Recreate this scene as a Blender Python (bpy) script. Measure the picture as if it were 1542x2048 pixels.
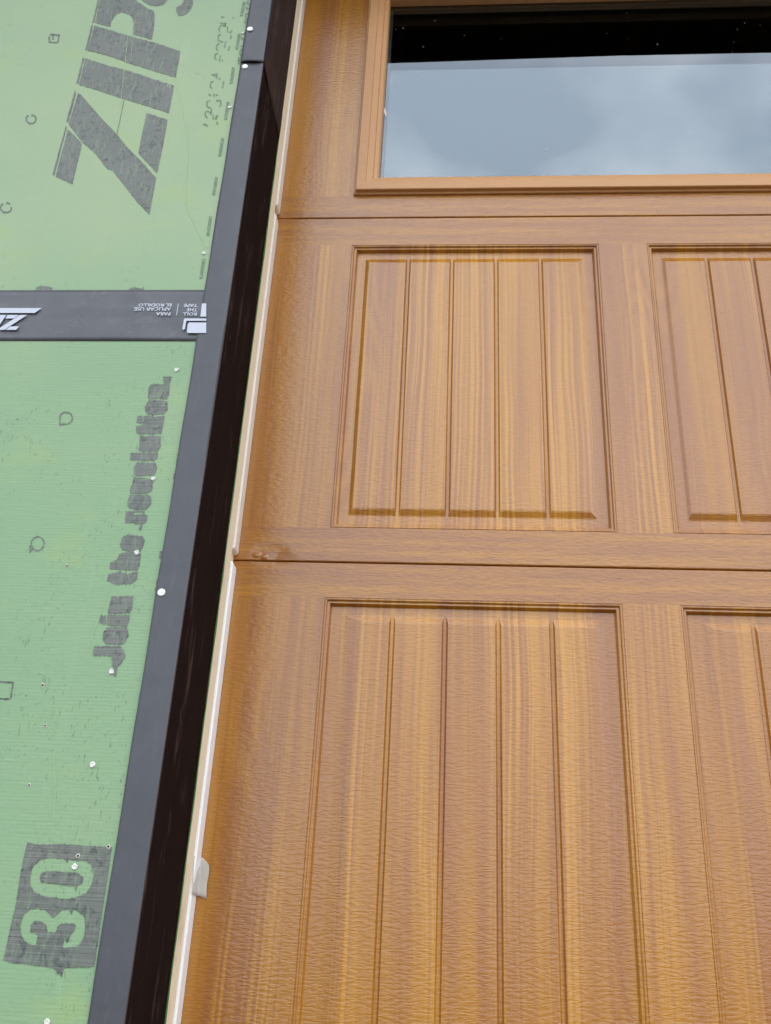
import bpy, bmesh, math, random
from mathutils import Matrix, Vector
random.seed(7)
C = bpy.context.scene
for o in list(bpy.data.objects): bpy.data.objects.remove(o)

# ------------------------------------------------------------------ camera
EYE = Vector((0, 0, 1.19))
RIGHT = Vector((0.997142, 0.060135, 0.045728))
FWD = Vector((-0.073896, 0.902210, 0.424920))
UP = Vector((-0.015704, -0.427085, 0.904075))
FPX = 1863.68
cam_d = bpy.data.cameras.new('camera'); cam = bpy.data.objects.new('camera', cam_d)
C.collection.objects.link(cam)
m = Matrix((RIGHT, UP, -FWD)).transposed().to_4x4(); m.translation = EYE
cam.matrix_world = m
cam_d.sensor_fit = 'HORIZONTAL'; cam_d.sensor_width = 36; cam_d.lens = 36 * FPX / 1542
cam_d.clip_start = 0.02; cam_d.clip_end = 3000
C.camera = cam

# ------------------------------------------------------------------ world
SUN_EL, SUN_AZ = math.radians(62), math.radians(150)
w = bpy.data.worlds.new('World'); C.world = w; w.use_nodes = True
nt = w.node_tree; nt.nodes.clear()
def wn(t, **k):
    n = nt.nodes.new(t)
    for a, b in k.items(): setattr(n, a, b)
    return n
sky = wn('ShaderNodeTexSky', sky_type='NISHITA', sun_disc=False, sun_elevation=SUN_EL, sun_rotation=SUN_AZ)
tc = wn('ShaderNodeTexCoord')
mp = wn('ShaderNodeMapping'); mp.inputs['Scale'].default_value = (1, 1, 1.7)
nz = wn('ShaderNodeTexNoise'); nz.inputs['Scale'].default_value = 4.2; nz.inputs['Detail'].default_value = 4; nz.inputs['Roughness'].default_value = .45
rp = wn('ShaderNodeValToRGB')
rp.color_ramp.elements[0].position = .41; rp.color_ramp.elements[0].color = (.50, .60, .74, 1)
rp.color_ramp.elements[1].position = .61; rp.color_ramp.elements[1].color = (1.18, 1.22, 1.3, 1)
mul = wn('ShaderNodeVectorMath', operation='SCALE'); mul.inputs['Scale'].default_value = 19
mx = wn('ShaderNodeMix', data_type='RGBA'); mx.inputs['Factor'].default_value = .87
bg = wn('ShaderNodeBackground'); bg.inputs['Strength'].default_value = .1
out = wn('ShaderNodeOutputWorld')
L = nt.links.new
L(tc.outputs['Generated'], mp.inputs['Vector']); L(mp.outputs[0], nz.inputs['Vector']); L(nz.outputs[0], rp.inputs[0])
L(rp.outputs[0], mul.inputs[0]); L(sky.outputs[0], mx.inputs['A']); L(mul.outputs[0], mx.inputs['B'])
L(mx.outputs['Result'], bg.inputs['Color']); L(bg.outputs[0], out.inputs['Surface'])

# ------------------------------------------------------------------ sun (overcast)
sd = bpy.data.lights.new('sun', 'SUN'); sd.energy = .6; sd.angle = math.radians(75); sd.color = (1, .96, .9)
so = bpy.data.objects.new('sun', sd); C.collection.objects.link(so)
dirv = Vector((.35, -math.cos(SUN_EL), math.sin(SUN_EL)))       # towards the sun, behind the viewer
so.rotation_euler = dirv.to_track_quat('Z', 'Y').to_euler()

C.render.engine = 'CYCLES'
C.view_settings.view_transform = 'Standard'; C.view_settings.look = 'None'
C.view_settings.exposure = .55; C.view_settings.gamma = 1

# ------------------------------------------------------------------ key distances (metres)
DOOR_Y = 1.024          # face of the garage door
WALL_Y = .849           # face of the sheathing
REV_X = -.262           # side of the opening
REV_X2 = 2.345
G = 1.19                # eye height, measured heights below are relative to the eye
Z_S = [-1.19, -.70, -.165, .415, .948, 1.481]       # seams of the door sections
PITCH, PW = .4085, .344
def ray(px, py):
    return (RIGHT * ((px - 771) / FPX) + FWD - UP * ((py - 1024) / FPX))
def wall_pt(px, py, Y):
    r = ray(px, py); s = Y / r.y
    return Vector((r.x * s, Y, EYE.z + r.z * s))
def side_pt(px, py, X):
    r = ray(px, py); s = X / r.x
    return Vector((X, r.y * s, EYE.z + r.z * s))

# ------------------------------------------------------------------ node helper
class NB:
    def __init__(s, name):
        s.m = bpy.data.materials.new(name); s.m.use_nodes = True; s.t = s.m.node_tree
        s.b = s.t.nodes['Principled BSDF']; s.out = s.t.nodes['Material Output']
    def n(s, t, **k):
        x = s.t.nodes.new(t)
        for a, b in k.items(): setattr(x, a, b)
        return x
    def l(s, a, b): s.t.links.new(a, b)
    def coord(s):
        return s.n('ShaderNodeTexCoord').outputs['Object']
    def xyz(s, v):
        x = s.n('ShaderNodeSeparateXYZ'); s.l(v, x.inputs[0]); return x.outputs
    def _in(s, sock, v):
        if hasattr(v, 'node'): s.l(v, sock)
        else: sock.default_value = v
    def math(s, op, a, b=None, c=None, clamp=False):
        x = s.n('ShaderNodeMath', operation=op); x.use_clamp = clamp
        s._in(x.inputs[0], a)
        if b is not None: s._in(x.inputs[1], b)
        if c is not None: s._in(x.inputs[2], c)
        return x.outputs[0]
    def noise(s, v, scale=(1, 1, 1), detail=2, rough=.5, dist=0, off=(0, 0, 0)):
        mp = s.n('ShaderNodeMapping'); mp.inputs['Scale'].default_value = scale; mp.inputs['Location'].default_value = off
        s.l(v, mp.inputs['Vector'])
        x = s.n('ShaderNodeTexNoise'); x.inputs['Scale'].default_value = 1; x.inputs['Detail'].default_value = detail
        x.inputs['Roughness'].default_value = rough; x.inputs['Distortion'].default_value = dist
        s.l(mp.outputs[0], x.inputs['Vector']); return x.outputs[0]
    def step(s, v, a, b):
        x = s.n('ShaderNodeMapRange', interpolation_type='SMOOTHSTEP'); s._in(x.inputs['Value'], v)
        x.inputs['From Min'].default_value = a; x.inputs['From Max'].default_value = b
        return x.outputs[0]
    def mix(s, f, a, b, kind='MIX'):
        x = s.n('ShaderNodeMix', data_type='RGBA', blend_type=kind)
        s._in(x.inputs['Factor'], f)
        for sock, v in ((x.inputs['A'], a), (x.inputs['B'], b)):
            if hasattr(v, 'node'): s.l(v, sock)
            else: sock.default_value = (*v, 1)
        return x.outputs['Result']
    def fmix(s, f, a, b):
        x = s.n('ShaderNodeMix', data_type='FLOAT'); s._in(x.inputs['Factor'], f); s._in(x.inputs['A'], a); s._in(x.inputs['B'], b)
        return x.outputs['Result']
    def bump(s, h, dist, strength=1, prev=None):
        x = s.n('ShaderNodeBump'); x.inputs['Distance'].default_value = dist; x.inputs['Strength'].default_value = strength
        s.l(h, x.inputs['Height'])
        if prev: s.l(prev, x.inputs['Normal'])
        return x.outputs[0]
    def fin(s, col=None, rough=None, normal=None, spec=None, metal=None):
        for k, v in (('Base Color', col), ('Roughness', rough), ('Normal', normal), ('Specular IOR Level', spec), ('Metallic', metal)):
            if v is None: continue
            if hasattr(v, 'node'): s.l(v, s.b.inputs[k])
            else: s.b.inputs[k].default_value = (*v, 1) if isinstance(v, tuple) else v
        return s.m

def plain(name, col, rough=.6, var=.15, scale=40, bump=0, spec=.5):
    b = NB(name); v = b.coord(); n = b.noise(v, (scale,) * 3, 4, .6)
    k = b.mix(n, tuple(c * (1 - var) for c in col), tuple(min(1, c * (1 + var)) for c in col))
    nn = b.bump(n, bump) if bump else None
    return b.fin(k, rough, nn, spec)

# ------------------------------------------------------------------ materials
def wood_door():
    b = NB('embossed_woodgrain_steel'); v = b.coord(); X, Y, Z = b.xyz(v)
    # where the printed grain runs up (stiles and panels) and where it runs along (rails)
    vert = None
    for lo, hi in ((-1.13, -.75), (-.655, -.21), (-.12, .371), (.4600, .8985), (.9895, 1.462)):
        a = b.math('MULTIPLY', b.math('GREATER_THAN', Z, lo + G), b.math('LESS_THAN', Z, hi + G))
        vert = a if vert is None else b.math('ADD', vert, a)
    # --- upright grain
    wob = b.noise(v, (7, 7, 2.2), 2, .5, off=(3, 0, 1))
    wob2 = b.noise(v, (22, 22, 5), 2, .5, off=(9, 0, 4))
    xw = b.math('ADD', X, b.math('MULTIPLY', b.math('SUBTRACT', wob, .5), .021))
    xw = b.math('ADD', xw, b.math('MULTIPLY', b.math('SUBTRACT', wob2, .5), .0030))
    cv = b.n('ShaderNodeCombineXYZ'); b.l(xw, cv.inputs[0]); b.l(Z, cv.inputs[2]); cv = cv.outputs[0]
    ph = b.noise(cv, (30, 1, .35), 1, .5)
    wav = b.math('SINE', b.math('ADD', b.math('MULTIPLY', xw, 900), b.math('MULTIPLY', ph, 9)))
    wav = b.math('ADD', b.math('MULTIPLY_ADD', wav, .30, .05), b.step(b.noise(cv, (190, 1, 1.1), 1, .5, off=(2, 0, 6)), .43, .57))
    wav = b.math('MULTIPLY', wav, .85, clamp=True)
    clus = b.step(b.noise(cv, (13, 1, .9), 2, .55, off=(5, 0, 2)), .44, .66)
    broad = b.step(b.noise(cv, (24, 1, .7), 3, .55, off=(4.3, 0, 2)), .40, .62)
    fine = b.noise(cv, (260, 1, 3.5), 3, .6)
    bold = b.step(b.noise(cv, (55, 1, 1.6), 2, .5, off=(11, 0, 3)), .55, .72)
    colv = b.mix(broad, (.335, .124, .024), (.420, .172, .013))
    colv = b.mix(b.math('MULTIPLY', b.math('MULTIPLY', wav, clus), .80), colv, (.590, .272, .024))
    colv = b.mix(b.math('MULTIPLY', bold, .42), colv, (.560, .252, .018))
    fg = b.noise(cv, (15, 1, 2.6), 1, .4, off=(21, 0, 13))
    fig = b.math('MULTIPLY_ADD', b.math('SINE', b.math('MULTIPLY', fg, 95)), .5, .5)
    fm = b.step(b.noise(cv, (11, 1, 1.6), 1, .5, off=(31, 0, 5)), .50, .66)
    colv = b.mix(b.math('MULTIPLY', b.math('MULTIPLY', fig, fm), .34), colv, (.54, .245, .028))
    colv = b.mix(b.math('MULTIPLY', b.step(fine, .50, .68), .38), colv, (.25, .092, .014))
    # --- lengthwise grain of the rails
    wz = b.math('ADD', Z, b.math('MULTIPLY', b.math('SUBTRACT', b.noise(v, (7, 7, 14), 2, .5), .5), .012))
    ch = b.n('ShaderNodeCombineXYZ'); b.l(X, ch.inputs[0]); b.l(wz, ch.inputs[2]); ch = ch.outputs[0]
    hb = b.step(b.noise(ch, (3.0, 1, 85), 3, .6), .35, .68)
    hf = b.noise(ch, (34, 1, 480), 3, .6)
    colh = b.mix(hb, (.335, .124, .020), (.435, .180, .014))
    colh = b.mix(b.math('MULTIPLY', b.step(hf, .48, .62), .42), colh, (.24, .086, .014))
    col = b.mix(vert, colh, colv)
    # --- embossing: short wavy ripples across the sheet
    rw = b.math('ADD', Z, b.math('MULTIPLY', b.math('SUBTRACT', b.noise(v, (55, 55, 90), 2, .6), .5), .0036))
    rc = b.n('ShaderNodeCombineXYZ'); b.l(X, rc.inputs[0]); b.l(rw, rc.inputs[2]); rc = rc.outputs[0]
    rip = b.noise(rc, (105, 1, 370), 2, .5)
    rips = b.step(rip, .38, .60)
    pore_shade = b.math('SUBTRACT', 1, b.step(rip, .30, .46))  # printed pores, with the shade of the ripple hollows painted in
    col = b.mix(b.math('MULTIPLY', pore_shade, .15), col, (.19, .070, .022))
    crest_shine = b.step(rip, .54, .68)  # shine on the ripple crests, painted in as a paler colour
    col = b.mix(b.math('MULTIPLY', crest_shine, .06), col, (.60, .31, .07))
    peel = b.noise(v, (420, 420, 420), 2, .6)
    # pressed dimple where the sheet was knocked, at the lower corner of one section
    def blob(cx, cz, r):
        dx = b.math('SUBTRACT', X, cx); dz = b.math('SUBTRACT', Z, cz + G)
        d = b.math('SQRT', b.math('ADD', b.math('MULTIPLY', dx, dx), b.math('MULTIPLY', b.math('MULTIPLY', dz, dz), 2.2)))
        return b.math('SUBTRACT', 1, b.step(d, r * .25, r))
    dent = b.math('ADD', blob(-.236, .4225, .007), blob(-.227, .4205, .006))
    big = b.math('SUBTRACT', 1, b.math('ADD', blob(-.222, .424, .030), b.math('MULTIPLY', blob(-.205, .419, .022), .6)))
    nrm = b.bump(rips, .00012, 1)
    nrm = b.bump(peel, .00006, 1, nrm)
    nrm = b.bump(dent, .0013, 1, nrm)
    nrm = b.bump(big, .0012, 1, nrm)
    ro = b.fmix(b.noise(v, (30, 30, 30), 3, .6), .21, .28)
    return b.fin(col, ro, nrm, .80)

def wood_frame():
    b = NB('tan_window_trim'); v = b.coord()
    n = b.noise(v, (60, 60, 400), 3, .6); n2 = b.noise(v, (6, 6, 6), 2, .5)
    col = b.mix(b.step(n, .4, .7), (.56, .285, .120), (.50, .245, .098))
    col = b.mix(n2, col, (.58, .295, .110))
    return b.fin(col, .42, b.bump(n, .00005), .5)

def osb_green():
    b = NB('green_coated_sheathing'); v = b.coord(); X, Y, Z = b.xyz(v)
    low = b.math('SUBTRACT', 1, b.step(Z, 1.75, 2.0))          # the lower board is the more ribbed one
    big = b.noise(v, (5, 5, 5), 3, .55)
    col = b.mix(big, (.235, .360, .225), (.345, .415, .215))
    col = b.mix(b.math('MULTIPLY', low, b.math('MULTIPLY_ADD', big, -.7, 1.1), clamp=True), col, (.205, .345, .178))
    olive = b.step(b.noise(v, (9, 9, 14), 3, .6, off=(2.2, 0, 1.1)), .56, .74)  # random yellowish-olive patches over the green
    col = b.mix(b.math('MULTIPLY', olive, .35), col, (.33, .42, .13))
    smud = b.step(b.noise(v, (60, 60, 45), 5, .7, 1.2), .60, .78)
    col = b.mix(b.math('MULTIPLY', smud, .28), col, (.075, .17, .085))
    rub = b.step(b.noise(v, (45, 45, 6), 4, .65, .3, off=(4, 0, 9)), .60, .80)
    col = b.mix(b.math('MULTIPLY', rub, .28), col, (.42, .55, .36))
    tick = b.step(b.noise(v, (430, 430, 130), 2, .6, .6, off=(1, 0, 5)), .63, .68)
    patch = b.step(b.noise(v, (14, 14, 10), 2, .5, off=(8, 0, 2)), .40, .62)
    tk = b.math('MULTIPLY', b.math('MULTIPLY', tick, patch), b.math('MULTIPLY_ADD', low, .42, .10))
    col = b.mix(tk, col, (.075, .18, .095))
    rwz = b.math('ADD', Z, b.math('MULTIPLY', b.noise(v, (5, 5, 25), 2, .5), .004))
    rib = b.math('SINE', b.math('MULTIPLY', rwz, 2 * math.pi / .0034))
    ribn = b.noise(v, (48, 48, 360), 2, .6)
    h = b.math('ADD', b.math('MULTIPLY', b.math('MULTIPLY', rib, b.math('MULTIPLY', b.noise(v, (12, 12, 40), 2, .5), .22)), low), b.math('MULTIPLY', ribn, b.math('MULTIPLY_ADD', low, 1.2, .35)))
    nr = b.bump(h, .00015, 1)
    nr = b.bump(b.noise(v, (130, 130, 130), 4, .6), .0003, 1, nr)
    nr = b.bump(b.math('SUBTRACT', 1, tk), .0004, 1, nr)
    return b.fin(col, .52, nr, .45)

def ink(name='dark_printing_ink'):
    b = NB(name); v = b.coord()
    n = b.noise(v, (85, 85, 85), 5, .7, 1.5); n2 = b.noise(v, (14, 14, 14), 3, .5); n3 = b.noise(v, (300, 300, 60), 3, .6)
    col = b.mix(n2, (.110, .128, .106), (.170, .170, .145))
    col = b.mix(b.math('MULTIPLY', b.step(n, .50, .66), .75), col, (.048, .056, .052))
    col = b.mix(b.math('MULTIPLY', b.step(n3, .50, .68), .55), col, (.19, .25, .16))
    X, Y, Z = b.xyz(v)
    low = b.math('SUBTRACT', 1, b.step(Z, 1.75, 2.0))
    ribn = b.noise(v, (9, 9, 330), 2, .6)
    nr = b.bump(b.math('MULTIPLY', ribn, b.math('MULTIPLY_ADD', low, 1.2, .3)), .0005, 1)
    return b.fin(col, .5, nr, .45)

def ink_faint():
    b = NB('faded_printing_ink'); v = b.coord(); n = b.noise(v, (260, 260, 260), 3, .7)
    return b.fin(b.mix(b.step(n, .4, .7), (.135, .190, .110), (.21, .29, .155)), .55, None, .4)

def tape_grey(name, ca, cb, rough, scuff, sc=(1, 1, 1), spec=.5, th=(.60, .80), sv=(70, 70, 14)):
    b = NB(name); v = b.coord()
    n = b.noise(v, (30 * sc[0], 30 * sc[1], 30 * sc[2]), 4, .6, .5); f = b.noise(v, (500, 500, 500), 2, .5)
    col = b.mix(n, ca, cb)
    s = b.step(b.noise(v, sv, 5, .7, .4, off=(3, 3, 3)), *th)
    col = b.mix(b.math('MULTIPLY', s, .5), col, scuff)
    dust = b.step(b.noise(v, (650, 650, 650), 1, .5), .80, .84)
    col = b.mix(b.math('MULTIPLY', dust, .6), col, (.4, .4, .4))
    nr = b.bump(f, .00008); nr = b.bump(b.noise(v, (18, 18, 7), 4, .55), .0018, 1, nr)
    return b.fin(col, rough, nr, spec)

def lumber():
    b = NB('pale_bare_lumber'); v = b.coord()
    n = b.noise(v, (420, 420, 3), 3, .6, .2); n2 = b.noise(v, (30, 30, 12), 3, .6)
    col = b.mix(n, (.84, .70, .48), (.93, .83, .63))
    col = b.mix(b.math('MULTIPLY', b.step(n2, .6, .75), .35), col, (.42, .27, .15))
    return b.fin(col, .7, b.bump(n, .0003), .3)

def glass():
    b = NB('window_glass'); t = b.t; t.nodes.remove(b.b)
    tr = b.n('ShaderNodeBsdfTransparent'); tr.inputs[0].default_value = (.80, .84, .83, 1)
    gl = b.n('ShaderNodeBsdfGlossy'); gl.inputs['Roughness'].default_value = .0; gl.inputs['Color'].default_value = (.86, .925, 1, 1)
    g = b.n('ShaderNodeNewGeometry'); fr = b.n('ShaderNodeFresnel'); fr.inputs['IOR'].default_value = 2.08
    fac = b.math('MULTIPLY', fr.outputs[0], b.math('SUBTRACT', 1, g.outputs['Backfacing']))
    mxs = b.n('ShaderNodeMixShader'); b.l(fac, mxs.inputs[0]); b.l(tr.outputs[0], mxs.inputs[1]); b.l(gl.outputs[0], mxs.inputs[2])
    b.l(mxs.outputs[0], b.out.inputs['Surface']); return b.m

def ground_mat():
    b = NB('packed_gravelly_dirt'); v = b.coord()
    n = b.noise(v, (3, 3, 3), 5, .6); f = b.noise(v, (90, 90, 90), 4, .7)
    col = b.mix(n, (.075, .055, .038), (.12, .092, .065)); col = b.mix(b.math('MULTIPLY', f, .6), col, (.09, .07, .05))
    return b.fin(col, .95, b.bump(f, .01), .2)

def scrap_mat():
    b = NB('translucent_tape'); v = b.coord(); n = b.noise(v, (90, 90, 60), 3, .6)
    col = b.mix(n, (.62, .56, .47), (.80, .76, .70))
    m_ = b.fin(col, .45, b.bump(n, .0001), .5); b.b.inputs['Alpha'].default_value = .62; return m_

M = dict(door=wood_door(), frame=wood_frame(), osb=osb_green(), ink=ink(), faint=ink_faint(), lumber=lumber(), glass=glass(), ground=ground_mat(), scrap=scrap_mat(),
    tape=tape_grey('black_seam_tape', (.055, .057, .064), (.118, .116, .124), .42, (.17, .16, .17), (1, 1, 1), .5, (.52, .72), (40, 40, 60)),
    flash=tape_grey('charcoal_flashing_tape', (.046, .048, .054), (.078, .078, .085), .45, (.115, .112, .115), (1, 1, 1), .5, (.56, .76), (150, 150, 30)),
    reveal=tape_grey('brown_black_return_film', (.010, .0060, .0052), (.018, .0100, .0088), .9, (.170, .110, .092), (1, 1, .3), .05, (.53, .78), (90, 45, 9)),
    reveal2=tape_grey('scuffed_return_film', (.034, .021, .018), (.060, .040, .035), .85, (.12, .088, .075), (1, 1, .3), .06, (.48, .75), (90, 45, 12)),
    white=plain('white_vinyl', (.94, .94, .93), .4, .02, 60), cream=plain('cream_vinyl', (.87, .80, .70), .4, .05, 50), print=plain('pale_grey_tape_print', (.52, .54, .60), .45, .05, 90),
    cap=plain('white_plastic', (.95, .95, .93), .4, .02), foam=plain('torn_white_fibre', (.80, .80, .72), .8, .2, 900, .0006),
    hole=plain('dark_hole', (.006, .005, .004), .9), chip=plain('raw_wood_chip', (.55, .50, .40), .8, .3, 900),
    dark=plain('black_rubber', (.012, .011, .010), .8), soffit=plain('dark_brown_soffit', (.012, .010, .009), .8), fascia=plain('dark_fascia', (.02, .018, .017), .6),
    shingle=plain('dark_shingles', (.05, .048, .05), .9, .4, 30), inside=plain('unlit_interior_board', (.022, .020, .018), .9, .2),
    concrete=plain('grey_concrete', (.13, .12, .105), .9, .2, 12, .003), spacer=plain('bronze_spacer', (.10, .085, .06), .4), scr=plain('pale_scuff', (.36, .52, .24), .7, .2, 300),
    fringe=plain('green_sheathing_edge', (.06, .20, .05), .7, .4, 300), dust=plain('pale_dust', (.75, .75, .72), .8))

# ------------------------------------------------------------------ object helpers
def link(name, bm, mat, parent=None, smooth=False, bevel=0, wn_=False, angle=38):
    me = bpy.data.meshes.new(name)
    bmesh.ops.recalc_face_normals(bm, faces=bm.faces) if not getattr(bm, 'keep', False) else None
    bm.to_mesh(me); bm.free()
    me.materials.append(mat)
    o = bpy.data.objects.new(name, me); C.collection.objects.link(o)
    if smooth:
        for p in me.polygons: p.use_smooth = True
        me.set_sharp_from_angle(angle=math.radians(angle))
    if bevel:
        bv = o.modifiers.new('bevel', 'BEVEL'); bv.width = bevel; bv.segments = 2; bv.limit_method = 'ANGLE'
    if wn_:
        k = o.modifiers.new('wn', 'WEIGHTED_NORMAL'); k.keep_sharp = True; k.weight = 80
    if parent is not None:
        o.parent = parent
        base = parent
        off = Vector((0, 0, 0))
        while base is not None: off += base.location; base = base.parent
        o.location = -off
    return o
def thing(name, loc, label, cat, group=None):
    o = bpy.data.objects.new(name, None); C.collection.objects.link(o); o.location = loc; o.empty_display_size = .05
    return tag(o, label, cat, group)
def tag(o, label, cat, group=None):
    o['label'] = label; o['category'] = cat
    if group: o['group'] = group
    return o
def struct(o): o['kind'] = 'structure'; return o
def box(bm, x0, x1, y0, y1, z0, z1):
    vs = [bm.verts.new((x, y, z)) for z in (z0, z1) for x, y in ((x0, y0), (x1, y0), (x1, y1), (x0, y1))]
    for f in ((0, 3, 2, 1), (4, 5, 6, 7), (0, 1, 5, 4), (1, 2, 6, 5), (2, 3, 7, 6), (3, 0, 4, 7)):
        bm.faces.new([vs[i] for i in f])
    return bm
def B(): return bmesh.new()

# ------------------------------------------------------------------ ground
bm = B(); bmesh.ops.create_grid(bm, x_segments=2, y_segments=2, size=900)
struct(link('ground', bm, M['ground']))
struct(link('driveway', box(B(), -.6, 2.7, .30, DOOR_Y + .05, .004, .03), M['concrete']))

# ------------------------------------------------------------------ garage door
door = thing('garage_door', (1.04, DOOR_Y, .03), 'wood-look sectional garage door with grooved panels and a dark window', 'garage door')
XL, XR = -.2715, 2.353
def rect_ring(bm, x0, x1, z0, z1, y): return [bm.verts.new(p) for p in ((x0, y, z0), (x1, y, z0), (x1, y, z1), (x0, y, z1))]
def rings(bm, x0, x1, z0, z1, prof, y0, sides=None):
    prev = None
    for i, pr in enumerate(prof):
        o, h = pr
        a = rect_ring(bm, x0 + o, x1 - o, z0 + o, z1 - o, y0 - h)
        if prev:
            for k in range(4): bm.faces.new((prev[k], prev[(k + 1) % 4], a[(k + 1) % 4], a[k]))
        prev = a
    return prev
MM = .001
PROF = [(0, 0), (.3, 0), (.6, -.9), (1.0, -.9), (1.3, -.1), (1.6, 0), (2.6, -.1), (3.0, -.4), (4.0, -2.3), (4.3, -2.6), (4.8, -2.7), (6.2, -2.6), (6.8, -3.0), (8.5, -7.6), (8.9, -8.1), (9.4, -8.2), (10.6, -8.2)]
PROF = [(a * MM, b_ * MM) for a, b_ in PROF]
def panel(bm, x0, x1, z0, z1, soft=.0060):
    last = rings(bm, x0, x1, z0, z1, PROF, DOOR_Y)
    fo, fh = PROF[-1]
    # floor of the recess and raised planks
    bx0, bx1, bz0, bz1 = x0 + .0195, x1 - .0195, z0 + .0185, z1 - .0170
    inner = rect_ring(bm, bx0, bx1, bz0, bz1, DOOR_Y - fh)
    for k in range(4): bm.faces.new((last[k], last[(k + 1) % 4], inner[(k + 1) % 4], inner[k]))
    p = (bx1 - bx0) / 5
    H = .0036
    for i in range(5):
        a, b_ = bx0 + i * p + (.0013 if i else 0), bx0 + (i + 1) * p - (.0013 if i < 4 else 0)
        sl = soft if i == 0 else .0025; sr = .0120 if i == 4 else .0025
        if i < 4: bm.faces.new([bm.verts.new((x, DOOR_Y - fh, z)) for x, z in ((b_, bz0), (b_ + .0026, bz0), (b_ + .0026, bz1), (b_, bz1))])
        prev = None
        for t, h in ((0, 0), (.10, 0), (.18, .04), (.28, .14), (.74, .84), (.86, .95), (.95, .99), (1.0, 1.0), (1.08, 1.0)):
            r = rect_ring(bm, a + sl * t, b_ - sr * t, bz0 + .0125 * t, bz1 - .0125 * t, DOOR_Y - fh - H * h)
            if prev:
                for k in range(4): bm.faces.new((prev[k], prev[(k + 1) % 4], r[(k + 1) % 4], r[k]))
            prev = r
        bm.faces.new(prev)
def section(z0, z1, holes, fill):
    bm = B(); xs = sorted({XL + .004, XR - .004} | {h[0] for h in holes} | {h[1] for h in holes}); 
    hz0, hz1 = holes[0][2], holes[0][3]; g0, g1 = z0 + .0026, z1 - .0020
    zs = [g0, hz0, hz1, g1]
    V = {(i, j): bm.verts.new((x, DOOR_Y, z)) for i, x in enumerate(xs) for j, z in enumerate(zs)}
    for i in range(len(xs) - 1):
        for j in range(3):
            if j == 1 and any(abs(xs[i] - h[0]) < 1e-6 for h in holes): continue
            bm.faces.new((V[i, j], V[i + 1, j], V[i + 1, j + 1], V[i, j + 1]))
    # rolled rim, sharing the break points of the face so no long slivers form
    def loop(o, d):
        lo, hi = XL + .004 - o, XR - .004 + o; zl, zh = g0 - o * 1.05, g1 + o * .9
        mx_ = [lo] + xs[1:-1] + [hi]; mz = [zl] + zs[1:-1] + [zh]
        P = [(x, zl) for x in mx_] + [(hi, z) for z in mz[1:]] + [(x, zh) for x in mx_[-2::-1]] + [(lo, z) for z in mz[-2:0:-1]]
        return [bm.verts.new((x, DOOR_Y + d, z)) for x, z in P]
    prev = loop(0, 0)
    for o, d in ((.0003, 0), (.0007, .0001), (.0012, .0004), (.0016, .0010), (.0018, .0020), (.0018, .02), (.0018, .045)):
        a = loop(o, d); n_ = len(a)
        for k in range(n_): bm.faces.new((prev[k], a[k], a[(k + 1) % n_], prev[(k + 1) % n_]))
        prev = a
    if fill:
        for h in holes: panel(bm, *h, soft=.028 if z1 < 1.7 else .0065)
    else:
        for h in holes:                       # return of the window cut-out
            prev = rect_ring(bm, *h, DOOR_Y); a = rect_ring(bm, *h, DOOR_Y + .045)
            for k in range(4): bm.faces.new((prev[k], prev[(k + 1) % 4], a[(k + 1) % 4], a[k]))
    bmesh.ops.remove_doubles(bm, verts=bm.verts, dist=1e-6)
    return link('door_section', bm, M['door'], door, smooth=True, angle=4)

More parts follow.
